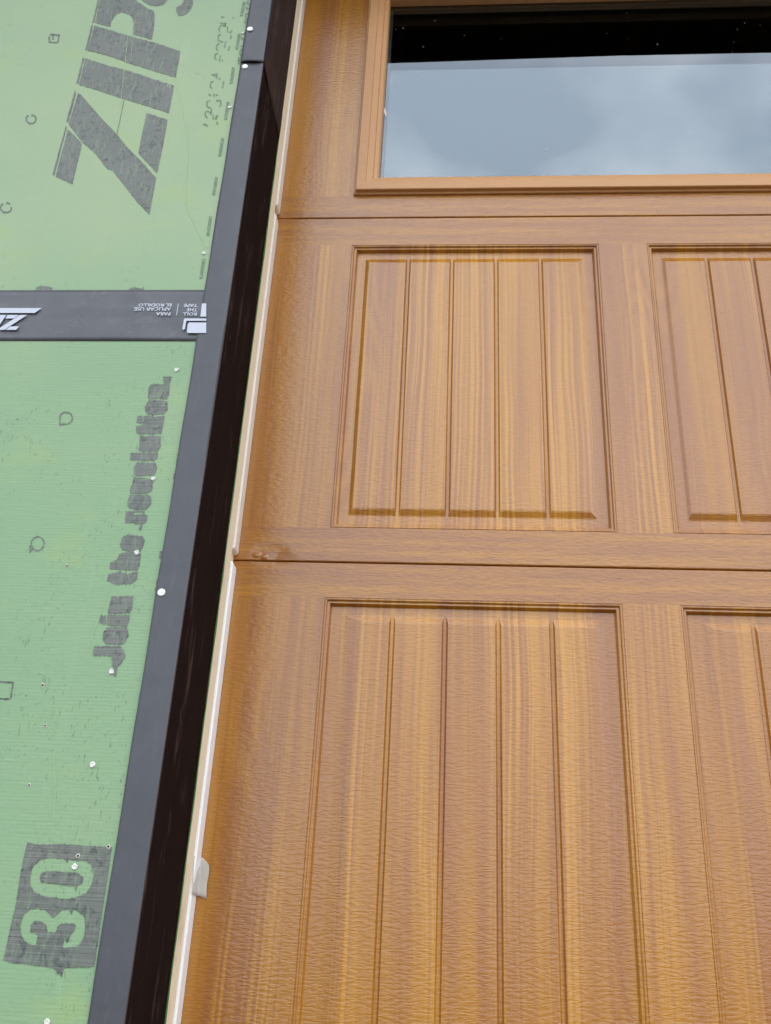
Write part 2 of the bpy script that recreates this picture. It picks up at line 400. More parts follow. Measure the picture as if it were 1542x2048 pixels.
SECS = [(Z_S[i] + G + (.03 if i == 0 else 0), Z_S[i + 1] + G) for i in range(5)]
PZ = [(-1.10, -.752), (-.655, -.215), (-.12, .371), (.4600, .8985), None]
for i, (z0, z1) in enumerate(SECS):
    if PZ[i]:
        holes = [(-.1505 + k * PITCH, -.1505 + PW + k * PITCH, PZ[i][0] + G, PZ[i][1] + G) for k in range(6)]
        sec = section(z0, z1, holes, True)
    else:
        FX0, FX1, FZ0, FZ1 = -.1535, .6035, .9895 + G, 1.4480 + G
        wins = [(FX0 + k * 2 * PITCH, FX1 + k * 2 * PITCH, FZ0, FZ1) for k in range(3)]
        holes = [(a + .012, b_ - .012, c + .012, d - .012) for a, b_, c, d in wins]
        sec = section(z0, z1, holes, False)
        for (a, b_, c, d) in wins:
            # moulded frame: stepped profile, mitred corners
            bm = B()
            pf = [(0, -.5), (0, 3), (1.0, 4), (2.2, 4), (2.8, 5), (3.2, 9), (4.2, 10), (16.5, 10.4), (17.4, 9.6), (18, 8), (19, 7.6), (26, 6.6), (27, 5.8), (27.4, 4), (28.2, 3.4), (32.5, 2.4), (34, 1.2), (34.8, -1), (35, -12)]
            rings(bm, a, b_, c, d, [(p * MM, q * MM) for p, q in pf], DOOR_Y)
            link('window_frame', bm, M['frame'], sec, smooth=True, angle=5)
            gx0, gx1, gz0, gz1 = a + .030, b_ - .030, c + .030, d - .030
            for yy in (DOOR_Y + .0125, DOOR_Y + .0240):
                link('glass_pane', box(B(), gx0, gx1, yy, yy + .003, gz0, gz1), M['glass'], sec)
            bm = B()
            for (s0, s1, t0, t1) in ((gx0, gx1, gz0, gz0 + .009), (gx0, gx1, gz1 - .009, gz1), (gx0, gx0 + .009, gz0 + .0095, gz1 - .0095), (gx1 - .009, gx1, gz0 + .0095, gz1 - .0095)):
                box(bm, s0, s1, DOOR_Y + .0157, DOOR_Y + .0238, t0, t1)
            link('glazing_spacer', bm, M['spacer'], sec)
        bm = B(); yy = DOOR_Y + .0122
        for zx, zy in ((242, 59), (200, 105), (445, 127), (575, 140), (667, 131), (718, 164), (955, 119), (1031, 142), (1136, 158), (1026, 47), (1448, 82), (1422, 105), (1503, 89), (1409, 150), (297, 226), (438, 227), (503, 392), (360, 490), (741, 533), (428, 565), (389, 594), (1252, 475), (1373, 400), (958, 403), (1429, 603), (298, 167), (391, 257), (1404, 186), (1470, 185), (226, 101), (340, 74), (865, 305), (560, 280)):
            p = wall_pt(680 + zx / 1.789, zy / 1.789, yy); r = random.uniform(.00035, .0009) * (1.3 if (zx, zy) in ((741, 533), (1503, 89), (1373, 400)) else 1)
            bmesh.ops.create_icosphere(bm, subdivisions=1, radius=r, matrix=Matrix.Translation(p) @ Matrix.Diagonal((1, .2, random.uniform(.6, 1.2), 1)))
        o = link('dust_speck', bm, M['dust'], sec); o['kind'] = 'stuff'
        bm = B(); pts = [wall_pt(680 + a_ / 1.789, b2 / 1.789, yy) for a_, b2 in ((155, 385), (162, 388), (168, 412), (164, 418), (158, 405))]
        f = bm.faces.new([bm.verts.new(p) for p in pts]); r = bmesh.ops.extrude_face_region(bm, geom=[f]); bmesh.ops.translate(bm, verts=[v for v in r['geom'] if isinstance(v, bmesh.types.BMVert)], vec=(0, -.0004, 0))
        link('glue_smear', bm, M['dust'], sec)
    # white vinyl strip along the edge of the section, rounded at both ends
    for sx in (0, 1):
        bm = B(); ya, yb = 1.0035, DOOR_Y - .0006; x0, x1 = (-.268, -.2588) if sx == 0 else (2.3400, 2.3500)
        g0, g1 = z0 + .0055, z1 - .0085; r = .0042; N = 6; prof = []
        for k in range(N + 1):
            t = math.pi / 2 * k / N; prof.append((x1 - r + r * math.sin(t) if sx == 0 else x0 + r - r * math.sin(t), g1 - r + r * math.cos(t)))
        for k in range(N + 1):
            t = math.pi / 2 * k / N; prof.append((x1 - r + r * math.cos(t) if sx == 0 else x0 + r - r * math.cos(t), g0 + r - r * math.sin(t)))
        bx = x0 if sx == 0 else x1
        prof += [(bx, g0), (bx, g1)]
        fr = [bm.verts.new((x, ya, z)) for x, z in prof]; bk = [bm.verts.new((x, yb, z)) for x, z in prof]
        bm.faces.new(fr); bm.faces.new(bk[::-1])
        for k in range(len(prof)): bm.faces.new((fr[k], fr[(k + 1) % len(prof)], bk[(k + 1) % len(prof)], bk[k]))
        link('edge_strip', bm, M['cream'] if i >= 3 else M['white'], sec, smooth=True, bevel=.0011)
    # dark gasket behind the joint
    if i < 4: link('joint_gasket', box(B(), XL + .002, XR - .002, DOOR_Y + .012, DOOR_Y + .04, z1 - .006, z1 + .006), M['dark'], sec)
bm = box(B(), XL + .002, XR - .002, DOOR_Y + .0025, DOOR_Y + .04, .0305, .0575); link('bottom_seal', bm, M['dark'], door)

# piece of tape stuck over the white strip
bm = B(); cols = 8; rows = 10; grid = []
Lf = [(388, 1712), (384, 1788)]; Rt = [(406, 1716), (417, 1727), (418.5, 1738), (417, 1752), (413.5, 1768), (413, 1782), (413.5, 1797)]
def interp(P, t):
    s = t * (len(P) - 1); k = min(int(s), len(P) - 2); f = s - k
    return P[k][0] * (1 - f) + P[k + 1][0] * f, P[k][1] * (1 - f) + P[k + 1][1] * f
for r_ in range(rows + 1):
    t = r_ / rows; a = interp(Lf, t); b_ = interp(Rt, t); row = []
    for c_ in range(cols + 1):
        s = c_ / cols; yy = 1.0022 + .0208 * min(1, s / .42) + .0003 * math.sin(9 * t + 4 * s)
        yy = min(yy, DOOR_Y - .001)
        row.append(bm.verts.new(wall_pt(a[0] * (1 - s) + b_[0] * s, a[1] * (1 - s) + b_[1] * s, yy)))
    grid.append(row)
for r_ in range(rows):
    for c_ in range(cols): bm.faces.new((grid[r_][c_], grid[r_][c_ + 1], grid[r_ + 1][c_ + 1], grid[r_ + 1][c_]))
scrap = link('tape_scrap', bm, M['scrap'], None, smooth=True)
sm = scrap.modifiers.new('solid', 'SOLIDIFY'); sm.thickness = .0003
tag(scrap, 'torn scrap of translucent white tape stuck across the white strip beside the door', 'tape')

# ------------------------------------------------------------------ opening: jamb lumber
def jamb(x0, x1, label):
    t = thing('jamb_board', ((x0 + x1) / 2, .99, .03), label, 'door jamb')
    link('board', box(B(), x0, x1, .9735, 1.0025, .03, 2.68), M['lumber'], t, bevel=.0012)
    return t
j = jamb(-.30, -.2612, 'strip of bare pale lumber between the black return and the white door strip')
bm = B(); prev = None; nseg = 90
for k in range(nseg + 1):                      # ragged line of green showing along the board
    z = .03 + (2.68 - .03) * k / nseg; wd = max(.0004, random.gauss(.0011, .0008))
    a = bm.verts.new((-.2606, .9722, z)); b_ = bm.verts.new((-.2606, .9722 + wd + .0006, z)); 
    a2 = bm.verts.new((-.2616, .9722, z)); b2 = bm.verts.new((-.2616, .9722 + wd + .0006, z))
    if prev:
        bm.faces.new((prev[0], prev[1], b_, a)); bm.faces.new((prev[2], a2, b2, prev[3])); bm.faces.new((prev[0], a, a2, prev[2])); bm.faces.new((prev[1], prev[3], b2, b_))
    prev = (a, b_, a2, b2)
link('green_edge', bm, M['fringe'], j)
jamb(2.3442, 2.38, 'bare pale lumber strip at the far right side of the garage door')
hb = thing('header_board', (1.04, .99, 2.68), 'bare pale lumber strip across the head of the garage door', 'door header')
link('board', box(B(), -.30, 2.38, .9735, 1.0025, 2.6805, 2.715), M['lumber'], hb)

# ------------------------------------------------------------------ sheathing boards
SEAM = wall_pt(200, 630, WALL_Y).z
def board(x0, x1, z0, z1, label, grp='green sheathing boards'):
    t = thing('sheathing_panel', ((x0 + x1) / 2, WALL_Y + .006, z0), label, 'wall sheathing', grp)
    link('board_face', box(B(), x0, x1, WALL_Y, WALL_Y + .0115, z0, z1), M['osb'], t, bevel=.0006)
    return t
low = board(-1.48, REV_X - .001, .05, SEAM - .0015, 'green coated sheathing board below the seam tape, printed with a slogan and a 30')
upp = board(-1.48, REV_X - .001, SEAM + .0015, 3.2, 'green coated sheathing board above the seam tape, printed with big dark ZIP letters')
board(-2.70, -1.483, .05, SEAM - .0015, 'plain green sheathing board at the far left below the seam')
board(-2.70, -1.483, SEAM + .0015, 3.2, 'plain green sheathing board at the far left above the seam')
board(REV_X2 + .001, 3.4, .05, 3.2, 'tall green sheathing board on the pier right of the garage door')
board(REV_X + .0005, REV_X2 - .0005, 2.717, 3.2, 'long green sheathing board over the garage door')
# framing behind the boards
fr = thing('wall_framing', (0, .93, 0), 'lumber wall framing behind the green sheathing', 'wall')
link('stud_wall', box(B(), -2.70, REV_X - .0025, WALL_Y + .012, 1.05, .05, 3.2), M['lumber'], fr)
link('stud_wall', box(B(), REV_X2 + .0025, 3.4, WALL_Y + .012, 1.05, .05, 3.2), M['lumber'], fr)
link('header_beam', box(B(), REV_X - .002, REV_X2 + .002, WALL_Y + .012, 1.05, 2.716, 3.2), M['lumber'], fr)
link('sill', box(B(), -2.70, REV_X - .0025, WALL_Y + .02, 1.05, .0, .0495), M['concrete'], fr)

# ------------------------------------------------------------------ printing on the sheathing
def jag(poly, amp, closed=True, step_px=1.6):
    out = []; n = len(poly)
    for i in range(n):
        a = Vector(poly[i]); b_ = Vector(poly[(i + 1) % n]); d = (b_ - a); L_ = d.length
        if L_ < 1e-6: continue
        k = max(1, int(L_ / step_px)); horiz = abs(d.x) / L_
        for s in range(k):
            p = a + d * (s / k)
            if s: p += Vector((random.gauss(0, amp * (.35 + .3 * (1 - horiz))), random.gauss(0, amp * (.35 + .9 * horiz))))
            out.append((p.x, p.y))
    return out
def outline_obj(name, loops, Y, thick, mat, parent, conv):
    """loops: lists of photo points on the plane Y; filled with even-odd holes"""
    cu = bpy.data.curves.new('c', 'CURVE'); cu.dimensions = '2D'; cu.fill_mode = 'FRONT'; cu.resolution_u = 1
    for lp in loops:
        sp = cu.splines.new('POLY'); sp.points.add(len(lp) - 1); sp.use_cyclic_u = True
        for q, (px, py) in zip(sp.points, lp):
            p = conv(px, py); q.co = (p.x, p.z, 0, 1)
    co = bpy.data.objects.new('c', cu); C.collection.objects.link(co)
    dg = bpy.context.evaluated_depsgraph_get(); dg.update()
    me0 = co.evaluated_get(dg).to_mesh(); bm = B(); bm.from_mesh(me0)
    co.evaluated_get(dg).to_mesh_clear(); bpy.data.objects.remove(co); bpy.data.curves.remove(cu)
    for v in bm.verts: x, z = v.co.x, v.co.y; v.co = (x, Y, z)
    bmesh.ops.recalc_face_normals(bm, faces=bm.faces)
    for f in bm.faces:
        if f.normal.y > 0: f.normal_flip()
    r = bmesh.ops.extrude_face_region(bm, geom=list(bm.faces), use_keep_orig=False)
    bmesh.ops.translate(bm, verts=[v for v in r['geom'] if isinstance(v, bmesh.types.BMVert)], vec=(0, -thick, 0))
    return link(name, bm, mat, parent)
def zc(ox, oy, s): return lambda P: [(ox + x / s, oy + y / s) for x, y in P]
zA, zB_, zC, zD, zE, zF, zG, zH = zc(140, 0, 5.931), zc(90, 150, 5.507), zc(160, 740, 6.4), zc(160, 1040, 6.4), zc(0, 1660, 6.168), zc(240, 570, 7.71), zc(0, 570, 9.6375), zc(380, 0, 7.583)
on_wall = lambda x, y: wall_pt(x, y, WALL_Y)
def letter(name, loops, parent, amp=.55, mat=None, thick=.00025):
    return outline_obj(name, [jag(l, amp) for l in loops], WALL_Y - .0001, thick, mat or M['ink'], parent, on_wall)
# ZIP, top board
P_ = zA([(300, 275), (480, 318), (490, 260), (515, 215), (550, 170), (600, 150), (650, 155), (710, 180), (745, 225), (755, 280), (745, 405), (970, 470), (990, 370), (1005, 220), (1000, 150), (980, 120), (920, 100), (860, 60), (800, 20), (775, -20), (740, -160), (390, -160), (355, 0)])
Pst = zA([(265, 268), (288, 272), (348, 0), (382, -160), (362, -160), (330, 0)])
letter('printed_letter', [P_, Pst], upp)
letter('printed_letter', [zA([(290, 305), (480, 360), (760, 445), (980, 500), (1312, 612), (1255, 920), (1000, 845), (740, 765), (480, 670), (210, 600)]), zA([(255, 300), (275, 305), (205, 598), (180, 596)])], upp)
bar = zA([(180, 695), (420, 770), (730, 850), (1000, 945), (1235, 1015)]) + zB_([(1365, 420), (1150, 350), (870, 265), (640, 190), (378, 108)])
letter('printed_letter', [bar, zA([(150, 690), (172, 692), (100, 1000), (75, 995)])], upp)
letter('printed_letter', [zB_([(365, 195), (420, 245), (640, 500), (790, 650), (900, 790), (1045, 935), (1225, 1135), (1150, 1540), (1020, 1405), (880, 1225), (740, 1050), (690, 1040), (550, 860), (410, 740), (262, 545)]),
    zB_([(330, 165), (342, 205), (258, 528), (235, 515)]), zB_([(228, 565), (243, 570), (105, 1108), (82, 1100)]),
    zB_([(252, 600), (400, 745), (405, 775), (303, 1205), (118, 1118)]), zB_([(1120, 420), (1350, 495), (1300, 780), (1235, 1085), (1090, 930), (1030, 860), (1060, 700)])], upp)
letter('printed_emblem', [zA([(850, 0), (880, 30), (950, 65), (1040, 75), (1100, 60), (1150, 20), (1165, -30), (1140, -110), (900, -130), (840, -60)]),
    zA([(1350, -20), (1345, 20), (1320, 60), (1258, 90), (1262, 140), (1285, 188), (1340, 190), (1400, 150), (1440, 100), (1460, 40), (1460, -30), (1445, -120), (1330, -120)])], upp, .3)
letter('printed_line', [zB_([(870, 268), (879, 268), (797, 650), (790, 645)])], upp, .12, M['faint'])
for pts in (((1216, 8), (1200, 80)), ((1190, 168), (1178, 245)), ((1162, 335), (1150, 415)), ((1135, 507), (1122, 595)), ((1108, 688), (1093, 778)), ((1077, 880), (1063, 970)), ((1048, 1075), (1034, 1172)), ((1015, 1285), (999, 1385))):
    (a0, b0), (a1, b1) = [(x / 2.487, y / 2.487) for x, y in pts]; hw = 3.1
    letter('printed_dash', [[(a0 - hw, b0), (a0 + hw, b0 + 1), (a1 + hw, b1), (a1 - hw, b1 + 1)]], upp, .4, M['faint'])
def strokes(name, lines, wd, parent, conv, amp=.35, mat=None):
    loops = []
    for ln in lines:
        ln = conv(ln)
        if len(ln) == 1: ln = [(ln[0][0] - .6, ln[0][1]), (ln[0][0] + .6, ln[0][1] + .6)]
        for (ax, ay), (bx, by) in zip(ln, ln[1:]):
            d = Vector((bx - ax, by - ay)); d.normalize(); n = Vector((-d.y, d.x)) * wd / 2; e = d * wd * .3
            loops.append([(ax + n.x - e.x, ay + n.y - e.y), (bx + n.x + e.x, by + n.y + e.y), (bx - n.x + e.x, by - n.y + e.y), (ax - n.x - e.x, ay - n.y - e.y)])
    if name in ('printed_code', 'printed_edge_text') and len(lines) > 1:
        for ln in lines: strokes(name, [ln], wd, parent, conv, amp, mat)
        return
    bm = B()
    for i, lp in enumerate(loops):
        lp = jag(lp, amp, step_px=1.2); Y = WALL_Y - .00012 - .00002 * (i % 7)
        vs = [bm.verts.new(wall_pt(x, y, Y - .0002)) for x, y in lp]; cc = bm.verts.new(sum((v.co for v in vs), Vector()) / len(vs))
        for k in range(len(vs)): bm.faces.new((cc, vs[k], vs[(k + 1) % len(vs)]))
    return link(name, bm, mat or M['faint'], parent)
strokes('printed_code', [[(480, 255), (515, 262)], [(655, 265)], [(460, 350), (545, 355)], [(470, 385), (540, 390)], [(455, 400), (440, 440), (450, 480)], [(535, 350), (535, 400)], [(570, 410), (565, 480)], [(600, 480)], [(635, 465), (615, 495)], [(620, 540), (618, 580)],
    [(465, 525), (430, 540), (425, 600), (445, 620)], [(470, 625), (495, 635)], [(540, 630)], [(530, 660), (525, 720)], [(440, 660), (405, 690), (400, 740), (425, 760)], [(600, 710), (580, 765)],
    [(420, 810), (380, 825), (375, 880), (400, 900)], [(460, 850)], [(450, 885), (448, 925)], [(490, 910)], [(330, 1130), (370, 1125)], [(350, 1140), (410, 1120), (405, 1185)], [(370, 1150), (400, 1160)], [(455, 1180), (445, 1205)],
    [(350, 1235), (315, 1250), (305, 1310), (330, 1335)], [(510, 1235), (495, 1330)], [(285, 1430), (315, 1450)], [(362, 1420), (362, 1455)], [(395, 1435), (415, 1445)],
    [(300, 1525), (260, 1540), (255, 1600), (270, 1620)], [(400, 1525), (460, 1520), (470, 1570), (455, 1610)], [(280, 1630), (310, 1635)], [(275, 1680), (235, 1700), (230, 1760), (260, 1785)], [(325, 1650), (320, 1730), (290, 1690)],
    [(350, 1740), (355, 1810)], [(400, 1760), (395, 1810)], [(425, 1755), (380, 1790)], [(205, 1880), (265, 1910)], [(240, 1880), (230, 1900)], [(410, 1850), (415, 1885)]], 2.6, upp, zH)
strokes('printed_edge_text', [[(880, 0), (872, 55), (905, 60)], [(855, 130), (910, 130)], [(862, 112), (860, 140)], [(845, 210), (900, 215)], [(842, 240), (850, 300), (880, 290)], [(832, 310), (826, 338), (845, 343)], [(782, 560), (780, 590), (835, 590)], [(770, 700), (818, 702)], [(815, 690), (812, 715)],
    [(755, 830), (757, 770), (790, 742), (808, 765), (790, 825), (755, 830)], [(742, 870), (735, 920), (737, 960), (778, 960)], [(770, 880), (770, 925), (740, 925)]], 3.0, upp, zH)
I_ = lambda P: P
sq = lambda cx, cy, a, b_: [[(cx - a + 2, cy - b_), (cx + a + 2, cy - b_ + 1)], [(cx + a + 1, cy - b_ + 3), (cx + a - 2, cy + b_)], [(cx - a, cy + b_ - 1), (cx + a - 4, cy + b_)], [(cx - a, cy - b_ + 4), (cx - a - 1, cy + b_ - 2)], [(cx - 2, cy - b_ + 4), (cx - 2, cy + 2)]]
def circ(cx, cy, rx, ry, k=9):
    o = []
    for i in range(k):
        if random.random() < .12: continue
        t0 = 2 * math.pi * i / k; t1 = t0 + 2 * math.pi / k * .82
        o.append([(cx + rx * math.cos(t0), cy + ry * math.sin(t0)), (cx + rx * math.cos(t1), cy + ry * math.sin(t1))])
    return o
for lines, par in ((sq(108, 77, 9, 8), upp), (circ(62, 238, 10, 9), upp), (circ(12, 415, 11, 10), upp), (circ(132, 836, 13, 12) + [[(119, 848), (128, 848)], [(119, 843), (121, 850)]], low), (circ(75, 1087, 13, 14) + [[(60, 1102), (66, 1096)], [(60, 1092), (60, 1104)]], low),
        ([[(-6, 1363), (27, 1365)], [(26, 1367), (21, 1396)], [(-6, 1397), (18, 1398)]], low)):
    strokes('printed_mark', lines, 2.7, par, I_, .6, M['ink'])
# slogan, lower board
slog_C = [[(1070, 80), (1172, 78), (1160, 165), (1110, 165), (1105, 185), (1085, 185), (1085, 160), (1062, 155)],
    [(935, 180), (1150, 187), (1135, 330), (1110, 376), (990, 370), (880, 372), (868, 350), (880, 230), (900, 195)],
    [(890, 380), (1000, 384), (1100, 392), (1118, 420), (1124, 500), (1090, 550), (1060, 570), (960, 576), (880, 574), (835, 530), (832, 470), (860, 410)],
    [(822, 588), (1085, 590), (1062, 720), (1045, 810), (1000, 822), (780, 828), (715, 805), (725, 720), (795, 715)],
    [(740, 585), (806, 587), (800, 670), (780, 690), (725, 680)], [(770, 842), (1040, 847), (1025, 950), (1042, 962), (1000, 1040), (760, 1042), (748, 1020), (765, 930)],
    [(650, 1060), (740, 1064), (770, 1052), (1000, 1057), (985, 1140), (940, 1165), (740, 1155), (640, 1162)], [(740, 1180), (975, 1192), (990, 1260), (950, 1350), (720, 1362), (685, 1330), (690, 1250), (715, 1200)],
    [(685, 1372), (940, 1400), (920, 1550), (870, 1570), (860, 1585), (640, 1588), (650, 1500), (670, 1470)], [(640, 1600), (890, 1602), (915, 1640), (910, 1720), (870, 1770), (830, 1790), (640, 1780), (605, 1740), (610, 1680)],
    [(585, 1810), (680, 1805), (690, 1795), (830, 1800), (825, 1855), (868, 1860), (850, 1950), (800, 1975), (578, 1955)], [(770, 1985), (800, 1980), (785, 2057), (755, 2047)]]
slog_D = [[(620, 180), (720, 200), (800, 205), (830, 260), (810, 330), (780, 395), (640, 400), (540, 390), (510, 320), (530, 250), (570, 200)],
    [(540, 425), (700, 407), (785, 430), (765, 560), (740, 640), (560, 642), (380, 632), (385, 550), (430, 525), (470, 515), (500, 440)],
    [(370, 690), (450, 680), (480, 658), (530, 660), (540, 690), (655, 690), (670, 660), (742, 660), (730, 760), (660, 810), (590, 825), (440, 820), (345, 780)],
    [(400, 980), (685, 975), (670, 1130), (640, 1195), (500, 1200), (370, 1202), (355, 1180), (380, 1080)], [(350, 1215), (635, 1215), (630, 1290), (600, 1362), (360, 1355), (340, 1320)],
    [(265, 1225), (335, 1225), (330, 1325), (300, 1340), (240, 1320)], [(360, 1370), (600, 1372), (625, 1480), (570, 1580), (520, 1600), (330, 1590), (290, 1530), (290, 1450)],
    [(185, 1620), (330, 1610), (520, 1612), (560, 1660), (580, 1750), (530, 1840), (480, 1880), (470, 1960), (450, 2010), (430, 1990), (435, 1900), (410, 1870), (405, 1750), (350, 1740), (170, 1740), (162, 1690)]]
HOLE = {3: [zC([(885, 704), (975, 700), (985, 716), (890, 720)])], 8: [zC([(790, 1385), (870, 1392), (865, 1412), (800, 1402)])], 10: [zC([(695, 1825), (795, 1820), (800, 1850), (690, 1853)])]}
for i, p in enumerate(slog_C): letter('printed_letter', [zC(p)] + HOLE.get(i, []), low, .9)
HD = {2: [zD([(540, 655), (655, 655), (650, 688), (535, 688)])]}
for i, p in enumerate(slog_D): letter('printed_letter', [zD(p)], low, .9)
for p in (zC([(1205, 1320), (1262, 1322), (1252, 1410), (1222, 1460), (1215, 1420), (1190, 1390)]), zD([(1020, 400), (1095, 405), (1075, 500), (1050, 520), (1010, 490)]), zD([(985, 765), (1040, 765), (1010, 900), (975, 940), (955, 890), (975, 850), (972, 800)])):
    letter('printed_mark', [p], low, .7)
# 30 in a dark block
box30 = [(340, 150), (480, 178), (600, 180), (700, 170), (850, 178), (1080, 195), (1380, 205), (1340, 500), (1290, 820), (1250, 1080), (1200, 1440), (1160, 1690), (900, 1700), (790, 1710), (760, 1830), (735, 1750), (720, 1790), (690, 1730), (600, 1690), (350, 1660), (130, 1640), (40, 1600), (130, 1200), (185, 980), (240, 620), (290, 350)]
zero = [(620, 345), (780, 350), (830, 400), (850, 360), (900, 380), (1060, 380), (1130, 430), (1155, 560), (1130, 680), (1060, 780), (920, 840), (750, 845), (560, 820), (430, 770), (375, 680), (375, 560), (410, 450), (500, 370)]
zin = [(560, 508), (720, 510), (860, 515), (960, 530), (1030, 580), (1020, 650), (975, 680), (945, 700), (935, 765), (925, 700), (800, 685), (640, 660), (510, 650), (490, 590), (510, 540)]
three = [(460, 965), (560, 985), (655, 1085), (760, 990), (860, 990), (885, 1050), (900, 985), (950, 990), (1040, 1070), (1055, 1200), (1030, 1330), (960, 1430), (830, 1455), (775, 1450), (800, 1310), (815, 1390), (850, 1380), (870, 1290), (920, 1240), (935, 1170), (880, 1150), (770, 1150), (715, 1180), (690, 1260), (590, 1265), (570, 1160), (520, 1130), (430, 1120), (380, 1165), (372, 1260), (430, 1262), (465, 1300), (445, 1420), (400, 1420), (300, 1370), (255, 1270), (255, 1150), (300, 1040), (380, 975)]
letter('printed_number', [zE(box30), zE(zero), zE(zin), zE(three)], low, .8)
for p in ([(73, 575), (80, 572), (95, 573), (105, 576), (105, 584), (70, 584)], [(258, 578), (266, 575), (285, 577), (287, 573), (290, 584), (257, 584)]): letter('printed_mark', [p], upp, .7)
# pale scratches
def scratch(pts, wd, par, mat='scr'):
    fine = []
    for (a, b_), (c, d) in zip(pts, pts[1:]):
        for k in range(8): fine.append((a + (c - a) * k / 8 + random.gauss(0, .35), b_ + (d - b_) * k / 8))
    bm = B(); prev = None
    for x, y in fine + [pts[-1]]:
        h = wd * random.uniform(.25, .7); a = bm.verts.new(wall_pt(x - h, y, WALL_Y - .0006)); b_ = bm.verts.new(wall_pt(x + h, y, WALL_Y - .0006))
        if prev: bm.faces.new((prev[0], prev[1], b_, a))
        prev = (a, b_)
    link('scratch', bm, M[mat], par)
scratch([(350, 155), (362, 205), (372, 250), (376, 305), (371, 360), (372, 410), (390, 450), (412, 495)], 1.3, upp)
scratch([(256, 70), (250, 130), (240, 215)], .7, upp); scratch([(270, 40), (262, 110)], .6, upp)
scratch([(400, 498), (424, 490)], 1.2, upp)
scratch([(224, 1165), (200, 1225), (176, 1297)], .9, low); scratch([(107, 1510), (112, 1580), (105, 1660)], .7, low); scratch([(330, 740), (352, 735)], 1.0, low)

# holes in the boards
def hole(px, py, r, par, ring=True):
    p = wall_pt(px, py, WALL_Y); s = r * (p - EYE).dot(FWD) / FPX * .8
    bm = B(); N = 12; a = []; b_ = []; c = []
    for k in range(N):
        t = 2 * math.pi * k / N; q = random.uniform(.85, 1.35)
        a.append(bm.verts.new((p.x + s * q * math.cos(t), WALL_Y - .0004, p.z + s * q * math.sin(t))))
        b_.append(bm.verts.new((p.x + s * .55 * math.cos(t), WALL_Y - .0008, p.z + s * .55 * math.sin(t))))
    for k in range(N): bm.faces.new((a[k], a[(k + 1) % N], b_[(k + 1) % N], b_[k]))
    o = link('nail_hole', bm, M['chip'] if ring else M['hole'], par)
    bm = B(); rr = [bm.verts.new((v[0], WALL_Y - .00045, v[1])) for v in [(p.x + s * .6 * math.cos(2 * math.pi * k / N), p.z + s * .6 * math.sin(2 * math.pi * k / N)) for k in range(N)]]
    bm.faces.new(rr); link('hole_core', bm, M['hole'], o)
for x, y, r in ((134, 1131, 4), (86, 1370.5, 5), (91, 1451, 4), (59, 1570, 4), (156.5, 1711.5, 5), (217.5, 1693, 5)): hole(x, y, r, low)
hole(338, 172, 4, upp)

# ------------------------------------------------------------------ seam tape (horizontal)
TY = WALL_Y - .0009
zt = wall_pt(200, 581, WALL_Y).z; zb = wall_pt(200, 682, WALL_Y).z
stp = thing('seam_tape', (-.8, TY, zb), 'horizontal black seam tape with pale upside-down print across the green boards', 'tape')
bm = B(); nx = 240; prev = None
for k in range(nx + 1):
    x = -1.6 + (1.6 + REV_X - .004) * k / nx; col_ = []
    for q in range(13):
        f = q / 12; z = zb + (zt - zb) * f; wr = .0012 * math.exp(-((f - .60 - .015 * math.sin(x * 25)) / .05) ** 2) * (1 if x > -.62 else 0)
        col_.append(bm.verts.new((x, TY - wr - (.00025 * math.sin(x * 31 + q)) * (0 < q < 12), z)))
    if prev:
        for q in range(12): bm.faces.new((prev[q], col_[q], col_[q + 1], prev[q + 1]))
    prev = col_
o = link('tape_band', bm, M['tape'], stp, smooth=True); s_ = o.modifiers.new('s', 'SOLIDIFY'); s_.thickness = .0003; s_.offset = 1
PY = TY - .0020
on_tape = lambda x, y: wall_pt(x, y, PY)
def tp(name, loops, amp=0): return outline_obj(name, [jag(l, amp, step_px=3) if amp else l for l in loops], PY, .0001, M['print'], stp, on_tape)
tp('printed_logo', [zG([(-500, 445), (805, 445), (670, 540), (-500, 540)]), zG([(-60, 578), (120, 578), (0, 760), (-60, 850)]), zG([(145, 578), (365, 578), (265, 645), (105, 645)]), zG([(385, 578), (525, 578), (85, 865), (-60, 865), (0, 825)]), zG([(205, 798), (365, 798), (310, 865), (105, 865)])])
tp('printed_icon', [zF([(1010, 515), (1330, 518), (1330, 552), (1030, 552), (1020, 562), (1002, 675), (985, 690), (968, 688), (962, 672), (985, 535), (995, 520)]), zF([(1065, 578), (1330, 580), (1330, 740), (1045, 740), (1032, 722), (1047, 600)]), zF([(1265, 285), (1330, 283), (1330, 488), (1238, 487)])])
tp('printed_divider', [zF([(895, 285), (904, 288), (878, 468), (868, 466)])])
def text_on_tape(txt, x_start, x_end, y_base, y_top):
    cu = bpy.data.curves.new('t', 'FONT'); cu.body = txt; cu.offset = .018; cu.resolution_u = 3
    to = bpy.data.objects.new('t', cu); C.collection.objects.link(to)
    dg = bpy.context.evaluated_depsgraph_get(); dg.update(); bm = B(); e = to.evaluated_get(dg); bm.from_mesh(e.to_mesh()); e.to_mesh_clear()
    bpy.data.objects.remove(to); bpy.data.curves.remove(cu)
    xs = [v.co.x for v in bm.verts]; ys = [v.co.y for v in bm.verts]; x0, x1, y0, y1 = min(xs), max(xs), min(ys), max(ys)
    for v in bm.verts:
        u = (v.co.x - x0) / (x1 - x0); t = (v.co.y - y0) / (y1 - y0)
        px = x_start + (x_end - x_start) * u - 8 * t; py = y_base + (y_top - y_base) * t
        p = wall_pt(240 + px / 7.71, 570 + py / 7.71, PY); v.co = (p.x, PY - .0001, p.z)
    bm.normal_update(); link('printed_text', bm, M['print'], stp)
